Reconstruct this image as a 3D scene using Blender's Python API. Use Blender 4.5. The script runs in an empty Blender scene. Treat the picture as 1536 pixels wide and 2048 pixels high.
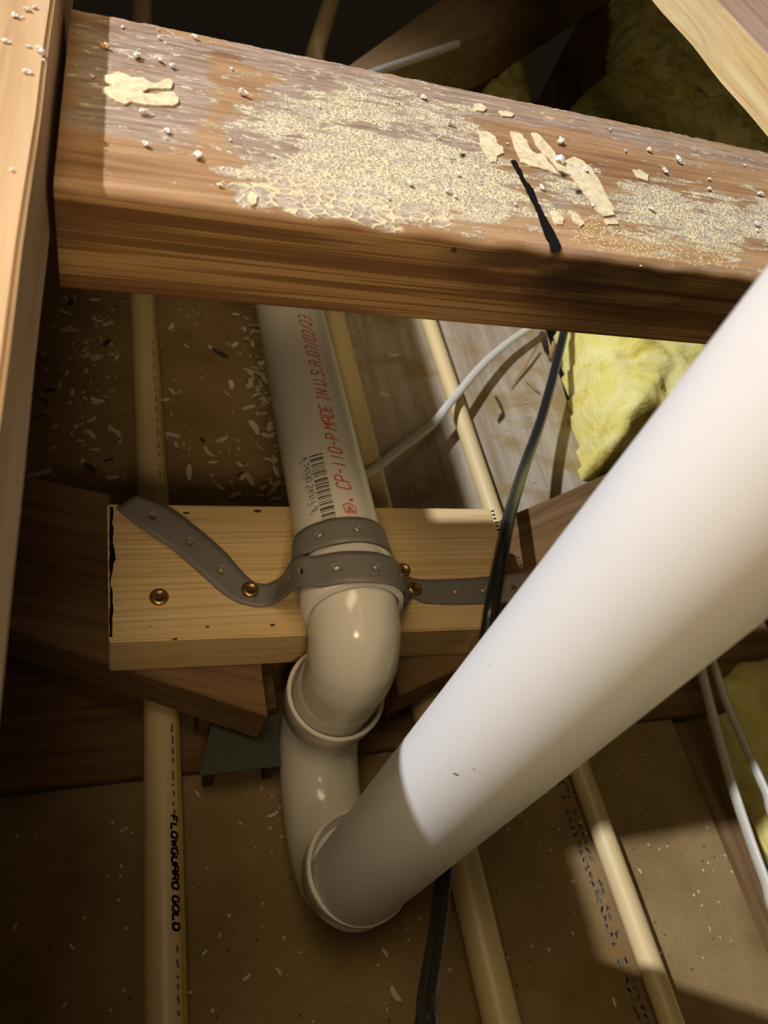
import bpy, bmesh, math, random
from mathutils import Vector, Matrix, noise

# ------------------------------------------------------------------ camera
C = bpy.context.scene.collection
SC = bpy.context.scene
F, CX, CY = 1500.0, 768.0, 1024.0                     # focal length and centre in pixels of a 1536x2048 picture
RW = Matrix(((0.93996531, -0.00544788, 0.34122652),   # camera (right, down, forward) -> world
             (-0.19774879, -0.82359891, 0.53158277),
             (0.27813779, -0.5671465, -0.77523172)))
EYE = Vector((0, 0, 0.5))
cam = bpy.data.cameras.new('camera')
cam.sensor_fit = 'VERTICAL'; cam.sensor_height = 24; cam.lens = 24 * F / 2048
cam.clip_start = 0.01; cam.clip_end = 20
cam.dof.use_dof = True; cam.dof.focus_distance = 0.36; cam.dof.aperture_fstop = 10.0
co = bpy.data.objects.new('camera', cam); C.objects.link(co)
mw = Matrix.Identity(4)
for r in range(3):
    mw[r][0] = RW[r][0]; mw[r][1] = -RW[r][1]; mw[r][2] = -RW[r][2]; mw[r][3] = EYE[r]
co.matrix_world = mw
SC.camera = co

# ------------------------------------------------------------------ light
SC.view_settings.view_transform = 'Standard'; SC.view_settings.look = 'None'
SC.view_settings.gamma = 1.0; SC.view_settings.use_curve_mapping = False
SC.view_settings.exposure = 0.0
w = bpy.data.worlds.new('attic'); SC.world = w; w.use_nodes = True
w.node_tree.nodes['Background'].inputs[0].default_value = (1.0, 0.75, 0.42, 1)
w.node_tree.nodes['Background'].inputs[1].default_value = 0.008

def lamp(name, kind, loc, aim, energy, col, **kw):
    l = bpy.data.lights.new(name, kind); l.energy = energy; l.color = col
    for k, v in kw.items(): setattr(l, k, v)
    o = bpy.data.objects.new(name, l); C.objects.link(o); o.location = loc
    o.rotation_euler = (Vector(aim) - Vector(loc)).to_track_quat('-Z', 'Y').to_euler()
    return o
AIM = Vector((0.24, 0.18, 0.2))
lamp('daylight_opening', 'SPOT', (-1.73, 1.146, 2.4), AIM, 405.0, (0.985, 0.985, 1.0), shadow_soft_size=0.035,
     spot_size=math.radians(30), spot_blend=0.8)
lamp('attic_lamp', 'AREA', (-0.15, 0.10, 0.98), (0.10, 0.25, 0.1), 2.1, (1.0, 0.77, 0.46), shape='RECTANGLE', size=0.22, size_y=0.40)
lamp('fill_spot', 'SPOT', (-0.03, -0.22, 0.64), (0.09, 0.40, 0.08), 4.0, (1.0, 0.74, 0.42), shadow_soft_size=0.05, specular_factor=0.35,
     spot_size=math.radians(46), spot_blend=1.0)  # added warm fill, brightens the drain pipe under the crosspiece

# ------------------------------------------------------------------ helpers
def at(px, py, z):
    d = RW @ Vector(((px - CX) / F, (py - CY) / F, 1))
    return EYE + d * ((z - EYE.z) / d.z)
def dep(px, py, D):
    return EYE + (RW @ Vector(((px - CX) / F, (py - CY) / F, 1))) * D
def pix(p):
    c = RW.transposed() @ (Vector(p) - EYE)
    return CX + F * c.x / c.z, CY + F * c.y / c.z
def thing(o, label, cat, group=None, kind=None):
    if label: o['label'] = label
    if cat: o['category'] = cat
    if group: o['group'] = group
    if kind: o['kind'] = kind
    return o
def empty(name, loc, label, cat, group=None):
    o = bpy.data.objects.new(name, None); C.objects.link(o); o.location = loc
    o.empty_display_size = 0.02
    return thing(o, label, cat, group)
def mesh_obj(name, verts, faces, mat, parent=None, origin=None, rz=0.0, smooth=False, sharp=None):
    """verts in world space; origin / parent decide the local frame"""
    if parent is not None:
        M = chain(parent)
        inv = M.inverted()
    else:
        if origin is None:
            xs = [v[0] for v in verts]; ys = [v[1] for v in verts]; zs = [v[2] for v in verts]
            origin = ((min(xs) + max(xs)) / 2, (min(ys) + max(ys)) / 2, min(zs))
        M = Matrix.Translation(origin) @ Matrix.Rotation(rz, 4, 'Z')
        inv = M.inverted()
    me = bpy.data.meshes.new(name)
    me.from_pydata([inv @ Vector(v) for v in verts], [], faces)
    me.validate()
    o = bpy.data.objects.new(name, me); C.objects.link(o)
    if parent is not None: o.parent = parent
    else: o.location = origin; o.rotation_euler = (0, 0, rz)
    if mat: me.materials.append(mat)
    if smooth:
        for p in me.polygons: p.use_smooth = True
        if sharp:
            me.set_sharp_from_angle(angle=math.radians(sharp))
    return o
def chain(o):
    M = Matrix.Translation(o.location) @ o.rotation_euler.to_matrix().to_4x4()
    return chain(o.parent) @ M if o.parent else M
def prism(name, poly, z0, z1, mat, parent=None, rz=0.0, bevel=0.0008, poly_low=None, wob=0.0, seed=0):
    """poly: world xy outline of the top; extruded down to z0"""
    low = poly_low or poly
    bm = bmesh.new()
    a = [bm.verts.new((p[0], p[1], z1)) for p in poly]
    b = [bm.verts.new((p[0], p[1], z0)) for p in low]
    n = len(a)
    bm.faces.new(a); bm.faces.new(b[::-1])
    for i in range(n): bm.faces.new((a[i], b[i], b[(i + 1) % n], a[(i + 1) % n]))
    bmesh.ops.recalc_face_normals(bm, faces=bm.faces)
    if wob:
        bmesh.ops.bisect_edges if False else None
        lon = [e for e in bm.edges if e.calc_length() > 0.06]
        bmesh.ops.subdivide_edges(bm, edges=lon, cuts=24, use_grid_fill=True)
        for v in bm.verts:
            k = noise.noise_vector(Vector((v.co.x * 45 + seed, v.co.y * 45, v.co.z * 60))) * wob
            v.co += k
    if bevel: bmesh.ops.bevel(bm, geom=[e for e in bm.edges if len(e.link_faces) == 2 and e.calc_face_angle(0) > 0.6], offset=bevel, segments=2, affect='EDGES', clamp_overlap=True)
    bm.verts.ensure_lookup_table(); bm.verts.index_update()
    vs = [v.co.copy() for v in bm.verts]; fs = [[v.index for v in f.verts] for f in bm.faces]
    bm.free()
    return mesh_obj(name, vs, fs, mat, parent, rz=rz, smooth=True, sharp=35)
def catmull(pts, n):
    P = [Vector(p) for p in pts]; out = []
    P = [P[0] * 2 - P[1]] + P + [P[-1] * 2 - P[-2]]
    for i in range(1, len(P) - 2):
        for k in range(n):
            t = k / n
            a, b, c, d = P[i - 1], P[i], P[i + 1], P[i + 2]
            out.append(0.5 * (2 * b + (c - a) * t + (2 * a - 5 * b + 4 * c - d) * t * t + (3 * b - a - 3 * c + d) * t ** 3))
    out.append(P[-2]); return out
def sweep(path, rad, seg=32, aspect=1.0, up=None, cap=True, inner=None):
    """tube along path; rad constant or list; aspect squashes the frame's second axis"""
    P = [Vector(p) for p in path]; n = len(P)
    R = rad if isinstance(rad, (list, tuple)) else [rad] * n
    T = []
    for i in range(n):
        t = P[min(i + 1, n - 1)] - P[max(i - 1, 0)]
        if t.length < 1e-9: t = T[-1] if T else Vector((0, 0, 1))
        T.append(t.normalized())
    u = Vector(up) if up else (Vector((0, 0, 1)) if abs(T[0].z) < .9 else Vector((1, 0, 0)))
    u = (u - T[0] * u.dot(T[0])).normalized()
    vs, fs = [], []
    for i in range(n):
        u = (u - T[i] * u.dot(T[i])).normalized(); v = T[i].cross(u)
        for k in range(seg):
            a = 2 * math.pi * k / seg
            vs.append(P[i] + (u * math.cos(a) * aspect + v * math.sin(a)) * R[i])
    for i in range(n - 1):
        for k in range(seg):
            k2 = (k + 1) % seg
            fs.append((i * seg + k, i * seg + k2, (i + 1) * seg + k2, (i + 1) * seg + k))
    if cap:
        fs.append(tuple(range(seg))[::-1]); fs.append(tuple((n - 1) * seg + k for k in range(seg)))
    return vs, fs
def lathe(origin, axis, prof, seg=48):
    """prof: list of (along axis, radius)"""
    ax = Vector(axis).normalized(); u = ax.orthogonal().normalized(); v = ax.cross(u); o = Vector(origin)
    vs, fs = [], []
    for (h, r) in prof:
        for k in range(seg):
            a = 2 * math.pi * k / seg
            vs.append(o + ax * h + (u * math.cos(a) + v * math.sin(a)) * max(r, 1e-6))
    for i in range(len(prof) - 1):
        for k in range(seg):
            k2 = (k + 1) % seg
            fs.append((i * seg + k, i * seg + k2, (i + 1) * seg + k2, (i + 1) * seg + k))
    return vs, fs
def join(*vf):
    V, FF = [], []
    for v, f in vf:
        b = len(V); V += list(v); FF += [tuple(i + b for i in q) for q in f]
    return V, FF

# ------------------------------------------------------------------ materials
class NT:
    def __init__(s, name, rough=0.6, spec=0.5):
        s.m = bpy.data.materials.new(name); s.m.use_nodes = True
        s.t = s.m.node_tree; s.b = s.t.nodes['Principled BSDF']
        s.b.inputs['Roughness'].default_value = rough
        s.b.inputs['Specular IOR Level'].default_value = spec
        s.co = None
    def node(s, k, **kw):
        n = s.t.nodes.new(k)
        for a, b in kw.items(): setattr(n, a, b)
        return n
    def lk(s, a, b): s.t.links.new(a, b)
    def val(s, sock, v):
        if hasattr(v, 'is_linked'): s.lk(v, sock)
        elif isinstance(v, tuple) and len(v) == 3 and sock.type == 'RGBA': sock.default_value = (*v, 1)
        else: sock.default_value = v
    def coord(s, scale=(1, 1, 1), rz=0.0, loc=(0, 0, 0)):
        if not s.co: s.co = s.node('ShaderNodeTexCoord')
        m = s.node('ShaderNodeMapping'); s.lk(s.co.outputs['Object'], m.inputs[0])
        m.inputs['Scale'].default_value = scale; m.inputs['Rotation'].default_value = (0, 0, rz); m.inputs['Location'].default_value = loc
        return m.outputs[0]
    def noise(s, vec, scale=1.0, detail=3.0, rough=0.55, dist=0.0):
        n = s.node('ShaderNodeTexNoise'); s.lk(vec, n.inputs['Vector'])
        n.inputs['Scale'].default_value = scale; n.inputs['Detail'].default_value = detail
        n.inputs['Roughness'].default_value = rough; n.inputs['Distortion'].default_value = dist
        return n.outputs[0]
    def voro(s, vec, scale, feature='F1', rand=1.0):
        n = s.node('ShaderNodeTexVoronoi', feature=feature); s.lk(vec, n.inputs['Vector'])
        n.inputs['Scale'].default_value = scale; n.inputs['Randomness'].default_value = rand
        return n
    def math(s, op, a, b=0.0, c=None, clamp=False):
        n = s.node('ShaderNodeMath', operation=op, use_clamp=clamp); s.val(n.inputs[0], a); s.val(n.inputs[1], b)
        if c is not None: s.val(n.inputs[2], c)
        return n.outputs[0]
    def step(s, v, lo, hi):
        n = s.node('ShaderNodeMapRange', interpolation_type='SMOOTHSTEP'); s.val(n.inputs[0], v)
        n.inputs[1].default_value = lo; n.inputs[2].default_value = hi
        return n.outputs[0]
    def ramp(s, v, stops):
        n = s.node('ShaderNodeValToRGB'); s.lk(v, n.inputs[0]); e = n.color_ramp.elements
        while len(e) < len(stops): e.new(0.5)
        for q, (p, c) in zip(e, stops): q.position = p; q.color = (*c, 1)
        return n.outputs[0]
    def mix(s, f, a, b, mode='MIX'):
        n = s.node('ShaderNodeMix', data_type='RGBA', blend_type=mode)
        s.val(n.inputs[0], f); s.val(n.inputs[6], a); s.val(n.inputs[7], b)
        return n.outputs[2]
    def attr(s, name):
        n = s.node('ShaderNodeAttribute', attribute_name=name); return n.outputs['Fac']
    def bump(s, h, strength=0.3, dist=0.001):
        n = s.node('ShaderNodeBump'); n.inputs['Strength'].default_value = strength; n.inputs['Distance'].default_value = dist
        s.val(n.inputs['Height'], h); s.lk(n.outputs[0], s.b.inputs['Normal'])
    def col(s, c): s.val(s.b.inputs['Base Color'], c); return s.m

def plastic(name, c, rough=0.32, mott=0.05, speck=None, bump=0.04):
    n = NT(name, rough)
    f = n.noise(n.coord((60, 60, 60)), 1, 4)
    col = n.mix(n.math('MULTIPLY', f, mott * 4, clamp=True), c, tuple(v * 0.72 for v in c))
    if speck:
        v = n.voro(n.coord(), 160); g = n.noise(n.coord(), 55, 2)
        m = n.math('MULTIPLY', n.math('LESS_THAN', v.outputs[0], 0.16), n.math('GREATER_THAN', g, 0.6))
        col = n.mix(n.math('MULTIPLY', m, 0.6), col, speck)
    n.bump(n.noise(n.coord((1, 1, 1)), 900, 2), bump, 0.0004)
    return n.col(col)
def wood(name, stops, along=6, across=150, rough=0.75, axis='x', blotch=None, bump=0.25, ring=None):
    """grain runs along the object's own x (or y) axis"""
    n = NT(name, rough, 0.25)
    sc = (along, across, across) if axis == 'x' else (across, along, across)
    lo = tuple(v * 0.25 for v in sc)
    f = n.noise(n.coord(sc), 1, 4, 0.6, 0.6)
    g = n.noise(n.coord(lo), 1, 2)
    v = n.math('ADD', n.math('MULTIPLY', f, 0.65), n.math('MULTIPLY', g, 0.45))
    if ring:
        wv = n.node('ShaderNodeTexWave', wave_type='BANDS', bands_direction='Y' if axis == 'x' else 'X')
        n.lk(n.coord(tuple((1 if (i == (0 if axis != 'x' else 1)) else (.03 if i != 2 else 1)) for i in range(3))), wv.inputs[0])
        wv.inputs['Scale'].default_value = ring; wv.inputs['Distortion'].default_value = 5; wv.inputs['Detail'].default_value = 2
        wv.inputs['Detail Scale'].default_value = 0.25
        v = n.math('ADD', n.math('MULTIPLY', v, 0.62), n.math('MULTIPLY', wv.outputs['Fac'], 0.38))
    c = n.ramp(v, stops)
    if blotch:
        b = n.noise(n.coord((14, 26, 26)), 1, 4)
        c = n.mix(n.math('MULTIPLY', n.step(b, 0.48, 0.66), 0.8), c, blotch)
    n.bump(v, bump, 0.0008)
    return n.col(c)

M = {}
M['pvc'] = plastic('pvc', (0.78, 0.74, 0.68), 0.28)
M['pvc_fit'] = plastic('pvc_fitting', (0.78, 0.74, 0.68), 0.16)
M['pvc_white'] = plastic('pvc_white', (0.80, 0.80, 0.82), 0.42, 0.02)
M['cpvc'] = plastic('cpvc', (0.70, 0.55, 0.29), 0.4, 0.06)
M['cpvc_stripe'] = plastic('cpvc_stripe', (0.62, 0.45, 0.06), 0.4)
M['strap'] = plastic('strap', (0.20, 0.185, 0.17), 0.5, 0.03)
M['cable_white'] = plastic('cable_white', (0.68, 0.66, 0.60), 0.35, 0.1)
M['cable_black'] = plastic('cable_black', (0.02, 0.021, 0.024), 0.28, 0.05)
M['ink'] = plastic('black_ink', (0.008, 0.007, 0.007), 0.95)
M['ink'].node_tree.nodes['Principled BSDF'].inputs['Specular IOR Level'].default_value = 0.1
M['ink_gray'] = plastic('gray_ink', (0.13, 0.12, 0.12), 0.7)
M['ink_dim'] = plastic('dim_ink', (0.36, 0.33, 0.29), 0.7)
M['ink_red'] = plastic('red_ink', (0.62, 0.13, 0.11), 0.6)
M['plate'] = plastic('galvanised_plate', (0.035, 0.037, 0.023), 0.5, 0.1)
M['flake'] = plastic('pale_shaving', (0.66, 0.60, 0.48), 0.6, 0.1)
M['flake_dark'] = plastic('dark_chip', (0.05, 0.035, 0.02), 0.8)
M['crumb'] = plastic('white_plaster', (0.86, 0.84, 0.80), 0.9, 0.03, bump=0.3)
M['crumb_tan'] = plastic('tan_crumb', (0.70, 0.50, 0.24), 0.9, 0.06)
M['twig'] = plastic('splinter_wood', (0.42, 0.27, 0.12), 0.8, 0.15)
M['pine'] = wood('new_pine', [(0.36, (0.78, 0.59, 0.33)), (0.45, (0.81, 0.63, 0.37)), (0.50, (0.62, 0.41, 0.18)), (0.54, (0.78, 0.58, 0.32)), (0.66, (0.72, 0.51, 0.25))], 1.4, 190, 0.6, bump=0.06)
M['old'] = wood('old_brown_lumber', [(0.3, (0.07, 0.035, 0.014)), (0.5, (0.155, 0.088, 0.036)), (0.75, (0.25, 0.155, 0.075))], 8, 160)
M['post'] = wood('tan_lumber', [(0.3, (0.42, 0.25, 0.12)), (0.5, (0.60, 0.41, 0.235)), (0.75, (0.70, 0.53, 0.35))], 7, 120, axis='y', bump=0.2)
M['rough'] = wood('rough_sawn_lumber', [(0.32, (0.42, 0.22, 0.07)), (0.5, (0.66, 0.45, 0.2)), (0.7, (0.80, 0.64, 0.36))], 9, 170, axis='y', bump=0.7)
M['plank'] = wood('weathered_plank', [(0.3, (0.20, 0.14, 0.08)), (0.5, (0.36, 0.29, 0.21)), (0.75, (0.50, 0.44, 0.37))], 7, 110, axis='y', blotch=(0.30, 0.21, 0.075))
M['chord'] = wood('dark_chord_lumber', [(0.3, (0.06, 0.03, 0.012)), (0.5, (0.15, 0.08, 0.03)), (0.75, (0.26, 0.15, 0.06))], 8, 140)

n = NT('drywall_paper', 0.85, 0.2)
a = n.noise(n.coord((1, 1, 1)), 14, 5); b = n.noise(n.coord((1, 1, 1)), 420, 3)
c = n.ramp(a, [(0.3, (0.20, 0.125, 0.045)), (0.5, (0.285, 0.195, 0.088)), (0.7, (0.34, 0.24, 0.12))])
c = n.mix(n.math('MULTIPLY', n.step(b, 0.45, 0.7), 0.35), c, (0.19, 0.12, 0.05))
v = n.voro(n.coord(), 130); g = n.noise(n.coord(), 30, 2)
c = n.mix(n.math('MULTIPLY', n.math('LESS_THAN', v.outputs[0], 0.13), n.math('GREATER_THAN', g, 0.52)), c, (0.62, 0.54, 0.42))
v = n.voro(n.coord(loc=(3, 2, 0)), 75)
c = n.mix(n.math('MULTIPLY', n.math('LESS_THAN', v.outputs[0], 0.07), 0.8), c, (0.10, 0.05, 0.02))
n.bump(b, 0.15, 0.0005)
M['drywall'] = n.col(c)

n = NT('yellow_fibreglass', 0.95, 0.1)
a = n.noise(n.coord(), 22, 6, 0.65, 0.8); b = n.noise(n.coord((60, 60, 260)), 1, 4)
c = n.ramp(a, [(0.3, (0.52, 0.38, 0.045)), (0.46, (0.74, 0.66, 0.20)), (0.7, (0.84, 0.80, 0.42))])
n.bump(n.math('ADD', a, n.math('MULTIPLY', b, 0.4)), 0.7, 0.006)
n.b.inputs['Subsurface Weight'].default_value = 0.25
n.b.inputs['Subsurface Radius'].default_value = (0.01, 0.009, 0.003)
n.b.inputs['Subsurface Scale'].default_value = 0.6
M['wool'] = n.col(c)

n = NT('brass', 0.3); n.b.inputs['Metallic'].default_value = 0.9
M['brass'] = n.col(n.mix(n.noise(n.coord(), 700, 3), (0.62, 0.40, 0.13), (0.30, 0.18, 0.06)))
n = NT('dark_recess', 0.6); M['recess'] = n.col((0.07, 0.045, 0.02))

# crosspiece: weathered wood with cellular foam residue (masks are stains stored on its mesh)
n = NT('weathered_crosspiece', 0.8, 0.25)
f = n.noise(n.coord((9, 210, 210)), 1, 5, 0.6, 0.7); g = n.noise(n.coord((5, 45, 45)), 1, 3)
v = n.math('ADD', n.math('MULTIPLY', f, 0.55), n.math('MULTIPLY', g, 0.5))
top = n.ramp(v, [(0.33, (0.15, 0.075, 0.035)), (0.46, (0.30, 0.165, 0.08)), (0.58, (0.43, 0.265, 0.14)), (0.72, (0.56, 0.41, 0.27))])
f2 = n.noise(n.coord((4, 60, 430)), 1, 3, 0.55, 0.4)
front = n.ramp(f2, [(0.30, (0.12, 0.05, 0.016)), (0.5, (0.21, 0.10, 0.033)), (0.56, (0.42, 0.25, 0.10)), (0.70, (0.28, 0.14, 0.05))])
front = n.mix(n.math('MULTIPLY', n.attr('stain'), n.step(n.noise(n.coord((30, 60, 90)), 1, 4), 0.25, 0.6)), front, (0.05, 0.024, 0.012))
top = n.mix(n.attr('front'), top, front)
ft = n.math('SUBTRACT', 1.0, n.attr('front'))
gn = n.noise(n.coord((30, 120, 120)), 1, 8, 0.74)
gm = n.math('MULTIPLY', n.step(n.math('ADD', n.attr('grey'), n.math('MULTIPLY', n.math('SUBTRACT', gn, 0.5), 2.4)), 0.36, 0.72), ft)
gcol = n.ramp(n.noise(n.coord((40, 400, 400)), 1, 4, 0.7), [(0.3, (0.18, 0.12, 0.095)), (0.48, (0.33, 0.25, 0.205)), (0.62, (0.44, 0.36, 0.31)), (0.72, (0.60, 0.53, 0.46))])
c = n.mix(n.math('MULTIPLY', gm, 0.85), top, gcol)
warp = n.node('ShaderNodeVectorMath', operation='ADD')
n.lk(n.coord((0.78, 1.15, 1)), warp.inputs[0])
wn = n.node('ShaderNodeTexNoise'); n.lk(n.coord(), wn.inputs['Vector']); wn.inputs['Scale'].default_value = 260; wn.inputs['Detail'].default_value = 2
ws = n.node('ShaderNodeVectorMath', operation='SCALE'); n.lk(wn.outputs[1], ws.inputs[0]); ws.inputs['Scale'].default_value = 0.0022
n.lk(ws.outputs[0], warp.inputs[1])
e1 = n.voro(warp.outputs[0], 250, 'DISTANCE_TO_EDGE'); e2 = n.voro(warp.outputs[0], 620, 'DISTANCE_TO_EDGE')
r1 = n.math('SUBTRACT', 1.0, n.step(e1.outputs[0], 0.05, 0.16)); r2 = n.math('SUBTRACT', 1.0, n.step(e2.outputs[0], 0.08, 0.26))
fine = n.attr('fine')
ridge = n.math('ADD', n.math('MULTIPLY', r1, n.math('SUBTRACT', 1.0, fine)), n.math('MULTIPLY', r2, fine))
brk = n.step(n.noise(n.coord((120, 200, 200)), 1, 4, 0.7), 0.36, 0.52)
ridge = n.math('MULTIPLY', ridge, n.math('ADD', 0.25, n.math('MULTIPLY', brk, 0.75)))
rn = n.noise(n.coord((60, 190, 190)), 1, 8, 0.72)
rm = n.math('MULTIPLY', n.step(n.math('ADD', n.attr('residue'), n.math('MULTIPLY', n.math('SUBTRACT', rn, 0.5), 3.0)), 0.40, 0.60), ft)
inn = n.ramp(n.noise(n.coord(), 420, 3), [(0.35, (0.33, 0.26, 0.22)), (0.6, (0.52, 0.46, 0.41))])
rcol = n.mix(ridge, inn, n.mix(n.noise(n.coord(), 500, 3), (0.90, 0.84, 0.60), (0.74, 0.62, 0.36)))
c = n.mix(n.math('MULTIPLY', rm, 0.93), c, rcol)
ck = n.noise(n.coord((130, 330, 330)), 1, 6, 0.72)
ckm = n.math('MULTIPLY', n.math('MULTIPLY', n.step(n.math('ADD', ck, n.math('MULTIPLY', n.attr('grey'), 0.09)), 0.64, 0.70), ft), 0.75)
c = n.mix(ckm, c, (0.74, 0.68, 0.56))
sp = n.voro(n.coord((1, 1.3, 1)), 640); sg = n.math('GREATER_THAN', n.math('ADD', n.attr('dust'), n.math('MULTIPLY', n.noise(n.coord(), 230, 3), 0.9)), 0.82)
c = n.mix(n.math('MULTIPLY', n.math('MULTIPLY', n.math('LESS_THAN', sp.outputs[0], 0.33), sg), ft), c, (0.84, 0.66, 0.30))
c = n.mix(n.attr('hole'), c, (0.03, 0.015, 0.008))
hgt = n.math('ADD', n.math('MULTIPLY', n.math('MULTIPLY', ridge, rm), 1.3), n.math('MULTIPLY', v, 0.8))
n.bump(hgt, 0.55, 0.0009)
M['crosspiece'] = n.col(c)
n = NT('dried_compound', 0.85, 0.2)
n.bump(n.noise(n.coord(), 500, 4), 0.4, 0.0006)
M['compound'] = n.col(n.ramp(n.noise(n.coord(), 380, 4), [(0.3, (0.60, 0.48, 0.29)), (0.5, (0.78, 0.68, 0.46)), (0.7, (0.86, 0.79, 0.60))]))

# ------------------------------------------------------------------ floor and lumber
def PX(pts, z): return [tuple(at(x, y, z)[:2]) for x, y in pts]

vs, fs = [], []
NX, NY = 40, 60
fx0, fx1, fy0, fy1 = -0.42, 0.4235, -0.45, 0.80
o = prism('floor', [(fx0, fy0), (fx1, fy0), (fx1, fy1), (fx0, fy1)], -0.0127, 0.0, M['drywall'], bevel=0.0)
thing(o, 'brown drywall paper face between the framing, lowest surface under the tan pipes', 'floor', kind='structure')

# chord strip lying across the drywall, and the joist at its right edge
o = prism('truss_chord', [(-0.42, 0.1425), (0.56, 0.1375), (0.56, 0.227), (-0.42, 0.232)], 0.0, 0.009, M['chord'], rz=0)
thing(o, 'dark flat truss chord across the drywall below the new pine board', 'lumber')
o = prism('edge_joist', [(0.4245, -0.45), (0.4625, -0.45), (0.4625, 0.136), (0.4245, 0.136)], -0.09, -0.004, M['old'], rz=math.pi / 2)
thing(o, 'brown joist along the right edge of the drywall under the two white cables', 'lumber')
o = prism('weathered_plank', [(0.2205, 0.24), (0.2205, 0.75), (0.490, 0.75), (0.432, 0.30), (0.428, 0.24)], 0.0, 0.0035, M['plank'])
thing(o, 'grey weathered plank with brown stains under the white cable, beside the yellow insulation', 'plank')

# webs meeting under the pine board
ZB = 0.122
WT = ZB - 0.038
lw = [(-0.26, 0.392)] + [tuple(at(207, 985, WT)[:2])] + [(0.083, 0.268), (0.083, 0.165)] + PX([(470, 1415)], WT)[0:1] + [(-0.26, 0.30)]
la = at(50, 952, WT); lb = at(207, 985, WT); lc = at(45, 1268, WT); ld = at(290, 1350, WT)
def ext(p, q, x): return (x, p.y + (q.y - p.y) * (x - p.x) / (q.x - p.x))
lw = [ext(la, lb, -0.26), ext(la, lb, 0.083), ext(lc, ld, 0.083), ext(lc, ld, -0.26)]
o = prism('truss_web', lw, WT - 0.038, WT, M['old'], rz=-0.33, wob=0.0006, seed=3)
thing(o, 'old brown truss web running left from under the left end of the pine board', 'lumber', 'truss webs under the pine board')
ra = at(1000, 1040, WT); rb = at(1195, 955, WT)
rw = [ext(ra, rb, 0.165), ext(ra, rb, 0.95), (0.95, ext(ra, rb, 0.95)[1] - 0.135), (0.165, ext(ra, rb, 0.165)[1] - 0.085)]
o = prism('truss_web', rw, WT - 0.038, WT, M['old'], rz=0.38, wob=0.0006, seed=8)
thing(o, 'old brown truss web rising right from under the right end of the pine board', 'lumber', 'truss webs under the pine board')
o = prism('web_block', [(0.05, 0.1625), (0.097, 0.1625), (0.097, 0.21), (0.05, 0.21)], 0.009, WT - 0.0383, M['chord'], bevel=0.0005)
thing(o, 'dark wooden block on the chord under the joint of the truss webs', 'lumber')
gp = [at(*p, 0.04) for p in [(425, 1440), (562, 1428), (562, 1532), (398, 1552)]]
o = mesh_obj('gusset_plate', [], [], None, origin=(0, 0, 0))
bpy.data.objects.remove(o)
t = empty('gusset_plate', (0.075, 0.145, 0.0), 'dark greenish metal gusset plate below the truss web joint beside the trap', 'plate')
q = [gp[0].copy(), gp[1].copy(), gp[2].copy(), gp[3].copy()]
vsn, fsn = [], []
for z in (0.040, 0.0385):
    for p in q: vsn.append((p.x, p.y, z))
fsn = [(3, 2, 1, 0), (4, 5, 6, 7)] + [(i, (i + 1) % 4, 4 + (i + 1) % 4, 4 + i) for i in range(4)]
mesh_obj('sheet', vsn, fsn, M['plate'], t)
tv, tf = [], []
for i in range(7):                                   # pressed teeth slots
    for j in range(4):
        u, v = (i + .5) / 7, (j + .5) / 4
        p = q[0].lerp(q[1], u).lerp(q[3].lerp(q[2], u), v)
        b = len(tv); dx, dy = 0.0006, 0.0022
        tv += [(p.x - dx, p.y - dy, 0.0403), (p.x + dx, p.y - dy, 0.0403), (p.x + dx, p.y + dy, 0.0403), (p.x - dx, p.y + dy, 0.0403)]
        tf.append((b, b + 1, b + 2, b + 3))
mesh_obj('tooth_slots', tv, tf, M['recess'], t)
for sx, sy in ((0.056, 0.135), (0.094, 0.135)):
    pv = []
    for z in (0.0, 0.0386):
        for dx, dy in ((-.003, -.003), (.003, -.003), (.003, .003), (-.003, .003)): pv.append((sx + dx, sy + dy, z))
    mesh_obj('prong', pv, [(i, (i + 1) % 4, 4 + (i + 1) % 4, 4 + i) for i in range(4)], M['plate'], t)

# new pine board
bt = empty('pine_board', (at(600, 1150, ZB).x, at(600, 1150, ZB).y, ZB - 0.038), 'new pale pine board across the truss webs, carrying the strapped drain pipe', 'board')
bp = PX([(214, 1007), (981, 1017), (1003, 1088), (985, 1256), (218, 1284)], ZB)
board = prism('board', bp, ZB - 0.038, ZB, M['pine'], parent=bt, bevel=0.0009)
lv = []
random.seed(5)
ln = []
for i in range(26):
    y = 1014 + i * 10.4
    wd = random.uniform(5.0, 8.5) + (5 if 8 <= i <= 10 else 0)
    if i in (14, 15): wd = 2.5
    ln.append((at(219 + random.uniform(-1, 1), y, ZB + 0.00025), at(219 + wd, y, ZB + 0.00025)))
V = []; FF = []
for a_, b_ in ln: V += [a_, b_]
for i in range(len(ln) - 1): FF.append((2 * i, 2 * i + 1, 2 * i + 3, 2 * i + 2))
o = mesh_obj('marker_line', V, FF, M['ink'], bt); o['label'] = 'black marker line along the left end'
V = []; FF = []
for i in range(9):
    p = at(985 + i * 2.3, 1022 + i * 7.5, ZB + 0.0003); b = len(V); s = 0.0011
    V += [p + Vector((-s, -.0008, 0)), p + Vector((s, -.001, 0)), p + Vector((s, .0008, 0)), p + Vector((-s, .0006, 0))]
    FF.append((b, b + 1, b + 2, b + 3))
o = mesh_obj('marker_dashes', V, FF, M['ink'], bt); o['label'] = 'dashed marker line along the right end'
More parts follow.
